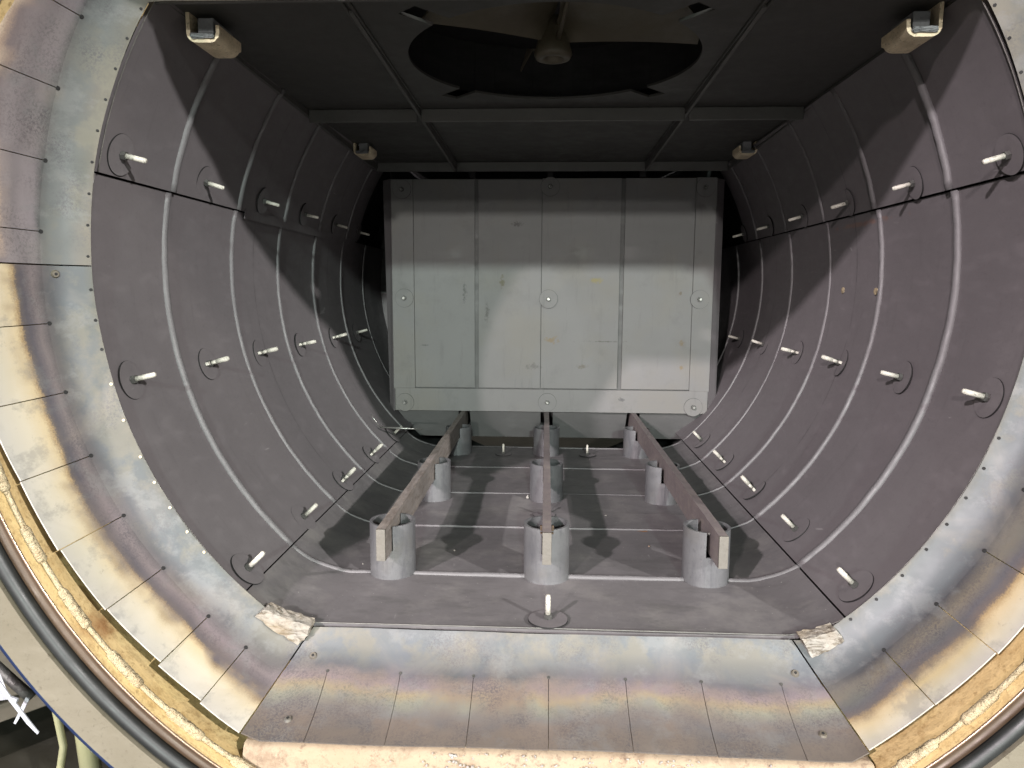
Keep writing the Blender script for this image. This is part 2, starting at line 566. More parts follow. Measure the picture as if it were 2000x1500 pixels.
def add_tube(bm, pts, rad, seg=10, closed=False, caps=True):
    pts = [Vector(p) for p in pts]
    n = len(pts)
    rads = rad if hasattr(rad, '__len__') else [rad] * n
    rings = []
    prev = None
    for i, p in enumerate(pts):
        a = pts[(i - 1) % n] if (i or closed) else p
        b = pts[(i + 1) % n] if (i < n - 1 or closed) else p
        t = (b - a).normalized()
        if prev is None:
            up = Vector((0, 1, 0)) if abs(t.y) < .9 else Vector((0, 0, 1))
            nx = t.cross(up).normalized()
        else:
            nx = (prev - t * prev.dot(t)).normalized()
        prev = nx
        ny = t.cross(nx)
        rings.append([bm.verts.new(p + (nx * math.cos(2 * math.pi * k / seg) + ny * math.sin(2 * math.pi * k / seg)) * rads[i]) for k in range(seg)])
    m = n if closed else n - 1
    for i in range(m):
        A, B = rings[i], rings[(i + 1) % n]
        for k in range(seg):
            bm.faces.new((A[k], A[(k + 1) % seg], B[(k + 1) % seg], B[k]))
    if caps and not closed:
        bm.faces.new(rings[0][::-1])
        bm.faces.new(rings[-1])
    return rings


def strip(bm, rows, uvs=None, flip=False):
    """rows: list of lists of vectors -> quad grid"""
    vv = [[bm.verts.new(p) for p in r] for r in rows]
    uvl = bm.loops.layers.uv.verify() if uvs else None
    for i in range(len(rows) - 1):
        for j in range(len(rows[0]) - 1):
            q = [(i, j), (i + 1, j), (i + 1, j + 1), (i, j + 1)]
            if flip:
                q = q[::-1]
            fc = bm.faces.new([vv[a][b] for a, b in q])
            if uvs:
                for lp, (a, b) in zip(fc.loops, q):
                    lp[uvl].uv = uvs[a][b]
    return vv


def thick(o, t, offset=1.0):
    md = o.modifiers.new('thickness', 'SOLIDIFY')
    md.thickness = t
    md.offset = offset
    es = o.modifiers.new('crease', 'EDGE_SPLIT')
    es.split_angle = math.radians(40)
    return o


# ------------------------------------------------------------------ chamber cross-section
CX, CZ = .0093, .0453
ZF, ZC = -.7512, .61


def ring_pt(deg, r=1.0):
    a = math.radians(deg)
    return CX + r * math.cos(a), CZ + r * math.sin(a)


def floor_contour(inset=0.0):
    """from the left seam (-133.3 deg) over the flat floor to the right seam (-49 deg)"""
    left = [ring_pt(a, r) for a, r in ((-133.4, 1.0), (-132.2, 1.0), (-131.0, .9985), (-129.8, .995), (-128.5, .989), (-127.2, .9815), (-126.0, .974), (-124.9, .9672))]
    left.append((CX - .530, ZF))
    pts = list(left)
    for k in range(1, 20):
        pts.append((CX - .530 + k * (1.06 / 20), ZF))
    rot_ = [(2 * CX - x, z) for x, z in reversed(left)]
    pts += rot_[:-2] + [ring_pt(-48.95, .9985)]
    return pts


def arc(a0, a1, r, n):
    return [ring_pt(a0 + (a1 - a0) * k / n, r) for k in range(n + 1)]


def wobble(x, y, z, amp=.0022):
    return amp * (math.sin(x * 5.1 + y * 3.3 + z * 2.1) + math.sin(y * 7.7 - z * 6.3 + 1.3) * .6)


def shell_sheet(name, contour, ys, mat, label, cat, group=None, t=.009, edge=None):
    root = empty(name, W(*[contour[len(contour) // 2][0], ys[0], contour[len(contour) // 2][1]]), label, cat, group)
    bm = bmesh.new()
    rows = []
    for y in ys:
        row = []
        for i, (x, z) in enumerate(contour):
            dx, dz = CX - x, CZ - z
            l = math.hypot(dx, dz)
            w = wobble(x, y, z)
            row.append(W(x + dx / l * w, y, z + dz / l * w))
        rows.append(row)
    strip(bm, rows)
    o = obj('sheet', bm, mat, root, True)
    # make normals face the chamber axis, thickness grows outwards
    me = o.data
    c = sum((p.normal.dot(W(CX, 2.5, CZ) - Vector((p.center.x, W(0, 2.5, 0).y, p.center.z)) - Vector((0, 0, 0))) for p in me.polygons))
    thick(o, t * S, -1.0 if c > 0 else 1.0)
    return root


def bead(root, contour, y, r=.0125, name='rib'):
    bm = bmesh.new()
    pts = []
    n = len(contour)
    for i, (x, z) in enumerate(contour):
        dx, dz = CX - x, CZ - z
        l = math.hypot(dx, dz)
        k = .12 * r + random.uniform(-.0006, .0006)
        pts.append(W(x + dx / l * k, y + random.uniform(-.0010, .0010), z + dz / l * k))
    add_tube(bm, pts, r * S, 10)
    obj(name, bm, M_rib, root, True)


YS = [1.52 + k * (4.25 - 1.52) / 34 for k in range(35)]
RIBS = [1.815, 2.212, 2.60, 3.0, 3.405, 3.82]
left_side = arc(168.2, 226.4, 1.0, 40)
right_side = arc(11.9, -48.7, 1.0, 40)
left_up = arc(145.2, 167.95, .992, 16)
right_up = arc(33.9, 12.2, .992, 16)
sL = shell_sheet('wall_panel', left_side, YS, M_liner, 'tall curved dark grey wall sheet on the left between upper seam and floor seam', 'wall panel', 'curved lining sheets of the chamber')
sR = shell_sheet('wall_panel', right_side, YS, M_liner, 'tall curved dark purplish wall sheet on the right with two small pale plugged holes', 'wall panel', 'curved lining sheets of the chamber')
uL = shell_sheet('wall_panel', left_up, [y for y in YS if y < 3.62], M_liner, 'upper curved wall sheet on the left, half in shadow under the ceiling edge', 'wall panel', 'curved lining sheets of the chamber')
uR = shell_sheet('wall_panel', right_up, [y for y in YS if y < 3.62], M_liner, 'upper curved wall sheet on the right, mostly in shadow under the ceiling edge', 'wall panel', 'curved lining sheets of the chamber')
fl = shell_sheet('floor_panel', floor_contour(), [y for y in YS if y < 3.38] + [3.425], M_floor, 'flat scuffed grey floor sheet of the chamber carrying the short pipe posts', 'floor panel')
for y, rr_ in zip(RIBS, (.0108, .0090, .0078, .0070, .0064, .006)):
    bead(sL, left_side, y, rr_)
    bead(sR, right_side, y, rr_)
    if y < 3.5:
        bead(uL, left_up, y + .006, rr_)
        bead(uR, right_up, y + .006, rr_)
for y in RIBS[:5]:
    # floor beads in one piece; thinner than those of the walls
    bead(fl, floor_contour()[:], y, .0080 if y < 2 else .0042)
for root_, cc_ in ((sL, left_side), (sR, right_side), (uL, left_up), (uR, right_up), (fl, floor_contour())):
    bm = bmesh.new()
    add_tube(bm, [W(x + (CX - x) * .002, 1.5185 + wobble(x, 1, z, .0006), z + (CZ - z) * .002) for x, z in cc_], .0016 * S, 6)
    obj('edge_bead', bm, M_edge, root_, True)
# lap strip of the left upper sheet behind the second rib
bm = bmesh.new()
rows = []
for y in (2.27, 2.7, 3.2, 3.58):
    rows.append([W(x, y, z) for x, z in arc(167.4, 169.2, .9915, 4)])
strip(bm, rows)
o = obj('lap_strip', bm, M_liner, uL, True)
thick(o, .002 * S, 0)
# two plugged holes in the right wall
for (x, y, z) in ((1.009, 2.479, .014), (1.009, 2.237, .010)):
    bm = bmesh.new()
    bmesh.ops.create_cone(bm, cap_ends=True, segments=16, radius1=.008, radius2=.007, depth=.004,
                          matrix=Matrix.Translation(W(x - .003, y, z)) @ Matrix.Rotation(math.radians(90), 4, 'Y'))
    obj('plug', bm, M_weld, sR)

# outer casing that closes the gaps behind the sheets
cs = empty('inner_casing', W(CX, 4.33, -.9), 'black casing showing only as dark gaps behind the lining sheets and the back panel', 'casing')
bm = bmesh.new()
cont = arc(150, 390, 1.055, 60)
strip(bm, [[W(x, y, z) for x, z in cont] for y in (1.50, 2.5, 3.5, 4.30)])
strip(bm, [[W(x, 1.53, z) for x, z in arc(-210, 30, 1.055, 60)], [W(x, 1.53, z) for x, z in arc(-210, 30, 1.012, 60)]])
strip(bm, [[W(-.92, 1.5, .80), W(.94, 1.5, .80)], [W(-.92, 4.3, .80), W(.94, 4.3, .80)]])
strip(bm, [[W(-.93, 1.5, .80), W(-.93, 4.3, .80)], [W(-.91, 1.5, .56), W(-.91, 4.3, .56)]])
strip(bm, [[W(.95, 1.5, .80), W(.95, 4.3, .80)], [W(.93, 1.5, .56), W(.93, 4.3, .56)]])
obj('casing_skin', bm, M_black, cs)
bm = bmesh.new()
box_between(bm, W(-1.03, 4.25, -.80), W(1.05, 4.28, -.002))
obj('end_plate', bm, M_liner, cs)
bm = bmesh.new()
box_between(bm, W(-1.03, 4.25, .002), W(1.05, 4.28, .80))
obj('end_plate', bm, M_black, cs)  # upper half black: shade above the back panel put into the colour
bm = bmesh.new()
for (a, b) in ((-180.5, -226),):
    pass
bm.free()

# ------------------------------------------------------------------ ceiling
cp = empty('ceiling_panel', W(CX, 1.53, ZC), 'flat dark ceiling panel with welded stiffener bars and a round fan opening', 'ceiling panel')
FX, FY, FR = .0125, 1.972, .380
bm = bmesh.new()
# opening outline: circle with four radial notches, then bridge to the rectangle
outline = []
N = 96
for k in range(N):
    a = 2 * math.pi * k / N
    outline.append((a, FR))
notch = []
for base in (47, 133, 227, 313):
    b = math.radians(base)
    h = .030
    for sgn in (-1, 1):
        ai = math.atan2(sgn * h, FR)
        ao = math.atan2(sgn * h, .475)
        notch.append((b + ai, FR, base))
        notch.append((b + ao, .475, base))
pts = []
angs = []
for k in range(N):
    a = 2 * math.pi * k / N
    skip = any(abs(((a - math.radians(bb) + math.pi) % (2 * math.pi)) - math.pi) < math.atan2(.032, FR) for bb in (47, 133, 227, 313))
    if not skip:
        angs.append((a, FR, 1))
for bb in (47, 133, 227, 313):
    b = math.radians(bb)
    ai, ao = math.atan2(.030, FR), math.atan2(.030, .475)
    angs += [(b - ai, FR, 0), (b - ai + 1e-4, .475 * 1.0, 2), (b + ai - 1e-4, .475, 2), (b + ai, FR, 0)]
angs.sort()
inner, outer = [], []
x0, x1, y0, y1 = -.822, .850, 1.53, 3.47
for a, r, kd in angs:
    if kd == 2:
        bb = min((47, 133, 227, 313), key=lambda q: abs(math.radians(q) - a))
        b = math.radians(bb)
        sg = 1 if a > b else -1
        px = FX + math.cos(b) * .475 - sg * math.sin(b) * .030
        py = FY + math.sin(b) * .475 + sg * math.cos(b) * .030
    else:
        px, py = FX + r * math.cos(a), FY + r * math.sin(a)
    inner.append((px, py))
    dx, dy = math.cos(a), math.sin(a)
    t = min([((x1 if dx > 0 else x0) - FX) / dx if abs(dx) > 1e-6 else 9e9, ((y1 if dy > 0 else y0) - FY) / dy if abs(dy) > 1e-6 else 9e9])
    outer.append((FX + dx * t, FY + dy * t))
vi = [bm.verts.new(W(x, y, ZC)) for x, y in inner]
vo = [bm.verts.new(W(x, y, ZC)) for x, y in outer]
vt = [bm.verts.new(W(x, y, ZC + .007)) for x, y in inner]
n = len(vi)
for k in range(n):
    j = (k + 1) % n
    bm.faces.new((vi[k], vi[j], vo[j], vo[k]))
    bm.faces.new((vi[k], vt[k], vt[j], vi[j]))
for (cx_, cy_) in ((x0, y0), (x1, y0), (x1, y1), (x0, y1)):     # corner fill
    k = min(range(n), key=lambda q: math.hypot(outer[q][0] - cx_, outer[q][1] - cy_))
    near = sorted(range(n), key=lambda q: math.hypot(outer[q][0] - cx_, outer[q][1] - cy_))[:2]
    best = None
    for q in range(n):
        j = (q + 1) % n
        if (abs(outer[q][0] - cx_) < 1e-5) != (abs(outer[j][0] - cx_) < 1e-5) and abs(outer[q][0] - cx_) < .6 and abs(outer[q][1] - cy_) < .9 and ((abs(outer[q][0] - cx_) < 1e-5 and abs(outer[j][1] - cy_) < 1e-5) or (abs(outer[j][0] - cx_) < 1e-5 and abs(outer[q][1] - cy_) < 1e-5)):
            best = (q, j)
    if best:
        v = bm.verts.new(W(cx_, cy_, ZC))
        bm.faces.new((vo[best[0]], v, vo[best[1]]))
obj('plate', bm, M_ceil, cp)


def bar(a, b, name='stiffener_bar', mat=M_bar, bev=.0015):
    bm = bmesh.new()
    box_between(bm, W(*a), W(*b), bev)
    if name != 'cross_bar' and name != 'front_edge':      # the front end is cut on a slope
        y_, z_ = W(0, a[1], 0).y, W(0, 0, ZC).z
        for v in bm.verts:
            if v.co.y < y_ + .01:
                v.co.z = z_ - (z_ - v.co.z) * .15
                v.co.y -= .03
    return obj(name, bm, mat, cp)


ZB = .566
bar((-.437, 1.66, ZB), (-.427, 3.43, ZC - .001))
bar((.452, 1.66, ZB), (.462, 3.43, ZC - .001))
for xa, xb in ((-.806, -.439), (-.425, .450), (.464, .834)):
    bar((xa, 2.455, ZB + .001), (xb, 2.466, ZC - .001), 'cross_bar')
bar((-.806, 3.432, ZB + .001), (.834, 3.444, ZC - .001), 'cross_bar')
bar((-.820, 1.58, ZB + .006), (-.808, 3.46, ZC - .001), 'edge_bar')
bar((.836, 1.58, ZB + .006), (.848, 3.46, ZC - .001), 'edge_bar')
bar((-.83, 1.520, .590), (.86, 1.529, .640), 'front_edge')
# welds along the stiffeners
for x in (-.432, .457):
    for sg in (-1, 1):
        bm = bmesh.new()
        add_tube(bm, [W(x + sg * .0075, 1.56 + k * .09, ZC - .002) for k in range(21)], .004 * S, 6)
        obj('weld_seam', bm, M_ceil, cp, True)

# fan above the opening
fan = empty('fan', W(FX, FY, .66), 'olive brown fan with broad blades and a round hub in the ceiling opening', 'fan')
bm = bmesh.new()
HX, HY, HZ = .011, 1.93, .600
prof_hub = [(.0001, .018), (.022, .018), (.024, .004), (.036, -.002), (.050, .000), (.056, .010), (.050, .03), (.030, .10)]
rows = []
for r_, dz in prof_hub:
    rows.append([W(HX + .88 * r_ * math.cos(2 * math.pi * k / 40), HY + .88 * r_ * math.sin(2 * math.pi * k / 40), HZ + dz) for k in range(41)])
strip(bm, rows)
bmesh.ops.remove_doubles(bm, verts=bm.verts, dist=1e-5)
obj('hub', bm, M_olive, fan, True)


def blade(a_trail, a_lead, z_trail, z_lead, rmax=.365, name='blade', n=14):
    bm = bmesh.new()
    rows = []
    for i in range(n + 1):
        s = i / n
        row = []
        for j in range(11):
            t = j / 10
            r_ = .035 + (rmax - .035) * t
            a = math.radians(a_trail + (a_lead - a_trail) * s * (.75 + .25 * t) + (1 - t) * (a_lead - a_trail) * .12)
            z = z_trail + (z_lead - z_trail) * s + .012 * math.sin(s * math.pi) + .01 * (1 - t)
            row.append(W(HX + r_ * math.cos(a), HY + r_ * math.sin(a), z))
        rows.append(row)
    strip(bm, rows)
    o = obj(name, bm, M_olive, fan, True)
    thick(o, .005 * S, 0)


blade(211, 282, .628, .690)
blade(357, 268, .628, .665)
bm = bmesh.new()
vs = [W(-.045, 1.985, .64), W(.05, 2.0, .64), (W(-.085, 2.25, .665)), W(-.062, 2.16, .70)]
q = [bm.verts.new(v) for v in vs]
bm.faces.new((q[0], q[1], q[3], q[2]))
o = obj('blade', bm, M_olive, fan)
thick(o, .005 * S, 0)
bm = bmesh.new()
add_tube(bm, [W(.02, 1.93, .63), W(.034, 1.80, .655), (W(.055, 1.62, .69))], .006 * S, 8)
obj('blade_rib', bm, M_olive, fan, True)
# dark drum above the fan
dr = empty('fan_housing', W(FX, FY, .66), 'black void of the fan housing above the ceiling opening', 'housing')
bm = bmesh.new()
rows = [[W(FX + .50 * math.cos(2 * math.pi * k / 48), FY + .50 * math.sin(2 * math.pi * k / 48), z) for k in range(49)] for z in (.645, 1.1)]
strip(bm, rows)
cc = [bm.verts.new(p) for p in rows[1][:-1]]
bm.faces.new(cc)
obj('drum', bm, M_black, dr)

# ------------------------------------------------------------------ back panel
PY = 3.50
bp = empty('back_panel', W(0.01, PY, -.735), 'pale grey rectangular panel closing the far end of the chamber', 'panel')
bm = bmesh.new()
box_between(bm, W(-.757, PY + .012, -.582), W(.803, PY + .022, .545))
obj('backing_plate', bm, M_groove, bp)


def sheet(x0, x1, z0, z1, y=PY, t=.0105, skew=0.0, mat=None):
    bm = bmesh.new()
    a = [(x0, z0), (x1, z0), (x1, z1), (x0, z1)]
    q = []
    for yy in (y, y + t):
        q.append([bm.verts.new(W(x + skew * (z - .5), yy, z)) for x, z in a])
    bm.faces.new(q[0])
    bm.faces.new(q[1][::-1])
    for k in range(4):
        bm.faces.new((q[0][k], q[1][k], q[1][(k + 1) % 4], q[0][(k + 1) % 4]))
    bmesh.ops.bevel(bm, geom=bm.edges[:], offset=.0008, segments=1, affect='EDGES')
    return obj('cover_sheet', bm, mat or M_panel, bp)


sheet(-.6490, -.350, -.470, .542)
sheet(-.332, -.0255, -.470, .540)
sheet(-.0235, .354, -.470, .545)
sheet(.374, .7060, -.470, .545)
sheet(-.757, -.6495, -.478, .540, PY - .005, .010)
sheet(.7065, .803, -.478, .547, PY - .005, .010)
sheet(-.750, .797, -.587, -.474, PY - .009, .012)
# sloped lower apron with three slots for the rails
bm = bmesh.new()
slots = [(-.435, -.378), (-.022, .040), (.408, .472)]


AZ0, AZ1, AY = -.585, -.744, .125
zm = -.688
edges_t = [-.745, slots[0][0], slots[0][1], slots[1][0], slots[1][1], slots[2][0], slots[2][1], .790]


def ap_pt(x, z):
    return W(x, PY + .010 + AY * (z - AZ0) / (AZ1 - AZ0), z)


def quad(a, b, c, d):
    bm.faces.new([bm.verts.new(ap_pt(*p)) for p in (a, b, c, d)])


for k in range(0, 8, 2):
    xa, xb = edges_t[k], edges_t[k + 1]
    xa2 = xa if k else -.690
    xb2 = xb if k < 6 else .752
    quad((xa, AZ0), (xb, AZ0), (xb2, zm), (xa2, zm))
    quad((xa2, zm), (xb2, zm), (xb2 if k < 6 else .712, AZ1), (xa2 if k else -.650, AZ1))
for s0, s1 in slots:
    quad((s0, zm), (s1, zm), (s1, AZ1), (s0, AZ1))
o = obj('apron', bm, M_apron, bp)
thick(o, .006 * S, 1)
# side returns: folded edges flaring outwards beside the sheets
for (xt, xb, sg, wt, wb) in ((-.757, -.757, -1, .046, .024), (.803, .800, 1, .042, .044)):
    bm = bmesh.new()
    a = W(xt, PY + .002, .543)
    b = W(xb, PY + .002, -.590)
    c = W(xb + sg * wb, PY + .035, -.640)
    d = W(xt + sg * wt, PY + .045, .543)
    bm.faces.new([bm.verts.new(p) for p in (a, b, c, d)])
    o = obj('side_return', bm, M_liner, bp)
    thick(o, .008 * S, 0)
# top hangers
for x in (-.36, .013, .45):
    bm = bmesh.new()
    box_between(bm, W(x - .013, PY - .02, .548), W(x + .013, PY + .03, .609))
    obj('hanger', bm, M_black, bp)


def washer_obj(rad, t, mat, wav=.0):
    """disc standing a little off the sheet, its shadow outline painted as a black rim"""
    bm = bmesh.new()
    washer_bm(bm, rad, t, wav=wav)
    bm.normal_update()
    for f_ in bm.faces:
        f_.material_index = 0 if abs(f_.normal.z) > .5 else 1
    bmesh.ops.create_cone(bm, cap_ends=True, segments=40, radius1=rad + .0006, radius2=rad + .0006, depth=.0012, matrix=Matrix.Translation((0, 0, .0006)))
    bm.normal_update()
    for f_ in bm.faces:
        c = f_.calc_center_median()
        if c.z < t * .7:
            f_.material_index = 1
    return obj('washer', bm, None, mats=[mat, M_black])  # black rim and backing paint the shadow line round the disc


def washer_bm(bm, rad, t, hole=.0, seg=40, wav=.0):
    c1 = [bm.verts.new((rad * math.cos(2 * math.pi * k / seg), rad * math.sin(2 * math.pi * k / seg), 0)) for k in range(seg)]
    c2 = [bm.verts.new((rad * math.cos(2 * math.pi * k / seg), rad * math.sin(2 * math.pi * k / seg), t + wav * math.sin(4 * math.pi * k / seg))) for k in range(seg)]
    bm.faces.new(c2)
    for k in range(seg):
        bm.faces.new((c1[k], c1[(k + 1) % seg], c2[(k + 1) % seg], c2[k]))


def cyl_bm(bm, r, z0, z1, seg=12, r2=None):
    r2 = r if r2 is None else r2
    bmesh.ops.create_cone(bm, cap_ends=True, segments=seg, radius1=r, radius2=r2, depth=z1 - z0,
                          matrix=Matrix.Translation((0, 0, (z0 + z1) / 2)))


# bolts with washers on the back panel
colname = {0: 'left', 1: 'middle', 2: 'right'}
spots = [(-.703, .494, 'top'), (.014, .505, 'top'), (.749, .501, 'top'), (-.698, -.028, 'centre'), (.011, -.029, 'centre'),
         (.741, -.027, 'centre'), (-.701, -.546, 'bottom'), (.011, -.538, 'bottom'), (.728, -.554, 'bottom')]
first = None
for i, (x, z, row) in enumerate(spots):
    lab = 'bolt with round washer in the %s row of the back panel, at its %s' % (row, ['left edge', 'middle', 'right edge'][i % 3])
    yy = PY - (.009 if row == 'bottom' else .005)
    rot = Matrix.Rotation(math.radians(90), 3, 'X') @ Matrix.Rotation(random.uniform(0, 6), 3, 'Z')
    if first is None:
        r0 = empty('panel_bolt', W(x, yy, z), lab, 'bolt', 'bolts on the back panel', rot)
        w_ = washer_obj(.0335, .0024, M_panel); w_.parent = r0
        bm = bmesh.new(); cyl_bm(bm, .0095, .0022, .0085, 6)
        n_ = obj('nut', bm, M_nut); n_.parent = r0
        bm = bmesh.new(); cyl_bm(bm, .0055, .0085, .018, 12, .0045)
        s_ = obj('stud', bm, M_bright); s_.parent = r0
        first = r0
    else:
        r0 = first.copy(); link(r0)
        r0.matrix_world = Matrix.Translation(W(x, yy, z)) @ rot.to_4x4()
        r0['label'] = lab
        for ch in list(first.children):
            c = ch.copy(); link(c); c.parent = r0

# ------------------------------------------------------------------ pipe posts and rails
def pipe_bm(bm, R_, r_, h, slot=.016, slot_h=.062):
    """vertical pipe, centre on the origin, two slots along Y where the rail lies"""
    angs = set()
    for k in range(64):
        angs.add(round(2 * math.pi * k / 64, 6))
    a = math.asin(slot / R_)
    for base in (math.pi / 2, 3 * math.pi / 2):
        angs = {q for q in angs if abs(q - base) > a}
        for s in (-1, 1):
            angs.add(base + s * a)
            angs.add(base + s * (a - 1e-4))
        angs.add(base)
    angs = sorted(angs)
    O, I, OB, IB = [], [], [], []
    for q in angs:
        low = any(abs(q - b) < a - 5e-5 for b in (math.pi / 2, 3 * math.pi / 2))
        hh = h - slot_h if low else h
        c, s = math.cos(q), math.sin(q)
        O.append(bm.verts.new((R_ * c, R_ * s, hh)))
        I.append(bm.verts.new((r_ * c, r_ * s, hh)))
        OB.append(bm.verts.new((R_ * c, R_ * s, -.004)))
        IB.append(bm.verts.new((r_ * c, r_ * s, -.004)))
    n = len(angs)
    for k in range(n):
        j = (k + 1) % n
        bm.faces.new((OB[k], OB[j], O[j], O[k]))
        bm.faces.new((I[k], I[j], IB[j], IB[k]))
        bm.faces.new((O[k], O[j], I[j], I[k]))


PX = [-.405, .008, .428]
PYS = [1.825, 2.540, 3.275]
HT = [.147, .138, .128]
rowname = ['nearest the opening', 'half way back', 'farthest back by the back panel']
sidename = ['left', 'middle', 'right']
for j, y in enumerate(PYS):
    bm = bmesh.new()
    pipe_bm(bm, .0605 * S, .0535 * S, HT[j] * S, .0128 * S, (HT[j] - (-.6705 - ZF)) * S)
    me = bpy.data.meshes.new('pipe_post')
    bm.normal_update(); bm.to_mesh(me); bm.free()
    me.materials.append(M_pipe)
    for i, x in enumerate(PX):
        o = bpy.data.objects.new('pipe_post', me)
        link(o)
        o.location = W(x + (.0 if i != 1 else 0), y, ZF)
        tag(o, 'short grey pipe post under the %s rail, %s' % (sidename[i], rowname[j]), 'pipe post', 'short pipe posts carrying the rails')
        bmod = o.modifiers.new('edge', 'BEVEL')
        bmod.width = .0012; bmod.segments = 2; bmod.limit_method = 'ANGLE'; bmod.angle_limit = math.radians(50)
RX = [(-.4075, -.4075), (.0085, .0085), (.441, .437)]
for i, (xa, xb) in enumerate(RX):
    root = empty('support_rail', W(xa, 1.70, -.6705), ['flaky brown flat bar rail on the left row of pipes', 'flat bar rail on the middle row of pipes, seen end on', 'reddish brown flat bar rail on the right row of pipes'][i], 'rail', 'flat bars lying on the pipe posts')
    bm = bmesh.new()
    hw = .0115
    n = 60
    rows = []
    for k in range(n + 1):
        y = 1.701 + (3.60 - 1.701) * k / n
        x = xa + (xb - xa) * k / n
        j = [random.uniform(-.0006, .0006) for _ in range(4)] if 0 < k < n else [0] * 4
        rows.append([W(x - hw, y, -.6705 + j[0]), W(x + hw, y, -.6705 + j[1]), W(x + hw + j[1], y, -.588 + j[2]), W(x - hw + j[0], y, -.588 + j[3]), W(x - hw, y, -.6705 + j[0])])
    vv = strip(bm, rows)
    bmesh.ops.remove_doubles(bm, verts=bm.verts, dist=1e-6)
    obj('bar', bm, M_rail if i == 0 else M_rail2, root)
    bm = bmesh.new()
    box_between(bm, W(xa - hw + .0002, 1.695, -.6703), W(xa + hw - .0002, 1.7008, -.5882), .0006)
    obj('cut_end', bm, M_railend, root)
    if i == 2:
        bm = bmesh.new()
        bmesh.ops.create_uvsphere(bm, u_segments=12, v_segments=8, radius=.003, matrix=Matrix.Translation(W(xa - hw - .001, 1.80, -.618)))
        obj('rivet', bm, M_bright, root, True)
    if i == 1:
        bm = bmesh.new()
        for sg in (-1, 1):
            box_between(bm, W(xa + sg * (hw + .0005), 1.755, -.603), W(xa + sg * (hw + .006), 1.762, -.590))
            box_between(bm, W(xa + sg * (hw + .0005), 1.755, -.612), W(xa + sg * (hw + .005), 1.762, -.6075))
        obj('tack_weld', bm, M_brown, root)

# ------------------------------------------------------------------ wall pins
ordn = ['first', 'second', 'third', 'fourth', 'fifth', 'sixth', 'seventh']


def make_pin(kind, loc, rot, label):
    """kind: long / stub. +Z points into the chamber, +Y(local) along the chamber"""
    r0 = empty('wall_pin', loc, label, 'pin', 'ceramic pins fixing the lining', rot)
    o = washer_obj(.034, .0022, M_liner, .0005); o.parent = r0
    bm = bmesh.new(); cyl_bm(bm, .0078, .0028, .0105, 6)
    o = obj('nut', bm, M_nut); o.parent = r0
    bm = bmesh.new()
    if kind == 'long':
        cyl_bm(bm, .0047, .0105, .043, 14, .0045)
        cyl_bm(bm, .0045, .043, .0455, 14, .0032)
        o = obj('ceramic_stud', bm, M_ceramic, None, True); o.parent = r0
    else:
        cyl_bm(bm, .0043, .0105, .022, 12)
        cyl_bm(bm, .0056, .022, .047, 14, .0052)
        cyl_bm(bm, .0052, .047, .0495, 14, .0035)
        o = obj('ceramic_stud', bm, M_ceramic, None, True); o.parent = r0
        bm = bmesh.new()
        add_box(bm, (0, -.0105, .0065), (.007, .009, .0075), None, .001)
        o = obj('wedge', bm, M_ceramic); o.parent = r0
    return r0


protos = {}


def place_pin(kind, deg, y, label, r=1.0, pt=None, normal=None, tilt=(0, 0), scale=1.0):
    if pt is None:
        x, z = ring_pt(deg, r)
        nrm = Vector((CX - x, 0, CZ - z)).normalized()
        loc = W(x, y, z) + nrm * .0016
    else:
        loc = W(*pt) + normal * .0015
        nrm = normal
    ya = Vector((0, 1, 0))
    xa = ya.cross(nrm).normalized()
    rot = Matrix((xa, ya, nrm)).transposed()
    rot = rot @ Matrix.Rotation(math.radians(tilt[0]), 3, 'X') @ Matrix.Rotation(math.radians(tilt[1]), 3, 'Y')
    if kind not in protos:
        r0 = make_pin(kind, loc, rot, label)
        protos[kind] = r0
    else:
        src = protos[kind]
        r0 = src.copy(); link(r0)
        r0.matrix_world = Matrix.Translation(loc) @ rot.to_4x4() @ Matrix.Scale(scale, 4)
        r0['label'] = label
        for ch in list(src.children):
            c = ch.copy(); link(c); c.parent = r0
    return r0


PY_ = [1.585, 1.975, 2.385, 2.79, 3.20, 3.60]
for side, angs_, nm in (('left', (165.1, -165.5, -135.5), 'left'), ('right', (14.5, -15.6, -45.1), 'right')):
    for row, a in zip(('upper', 'middle', 'lower'), angs_):
        ys = PY_ if row != 'lower' else PY_[:5]
        for k, y in enumerate(ys):
            dy = {('left', 'middle'): (0, -.015, -.06, -.07, -.045, -.05), ('right', 'middle'): (0, -.01, -.01, -.01, 0, 0)}.get((side, row), (0,) * 6)[k]
            kind = 'stub' if (row == 'middle' and k in (1, 2, 3, 4) and (side == 'left' or k in (2, 3))) or (row == 'lower' and k in (2, 3)) else 'long'
            lab = '%s cream pin from the opening in the %s row on the %s wall' % (ordn[k], row, nm)
            rr = .992 if row == 'upper' else 1.0
            place_pin(kind, a, y + dy, lab, rr, tilt=(random.uniform(-2.5, 2.5), random.uniform(-2.5, 2.5)), scale=1.0 if row != 'upper' else .95)
for (p, lab) in (((.012, 1.562, ZF), 'cream pin standing on the floor sheet in front of the middle front pipe'),
                 ((.001, 2.34, ZF), 'pin on the floor sheet hidden behind the middle front pipe under the rail'),
                 ((-.192, 3.249, ZF), 'short cream pin on the floor between the left and middle rear pipes'),
                 ((.199, 3.255, ZF), 'short cream pin on the floor between the middle and right rear pipes')):
    place_pin('long', None, None, lab, pt=p, normal=Vector((0, 0, 1)), scale=1.0 if p[1] < 2 else .82)

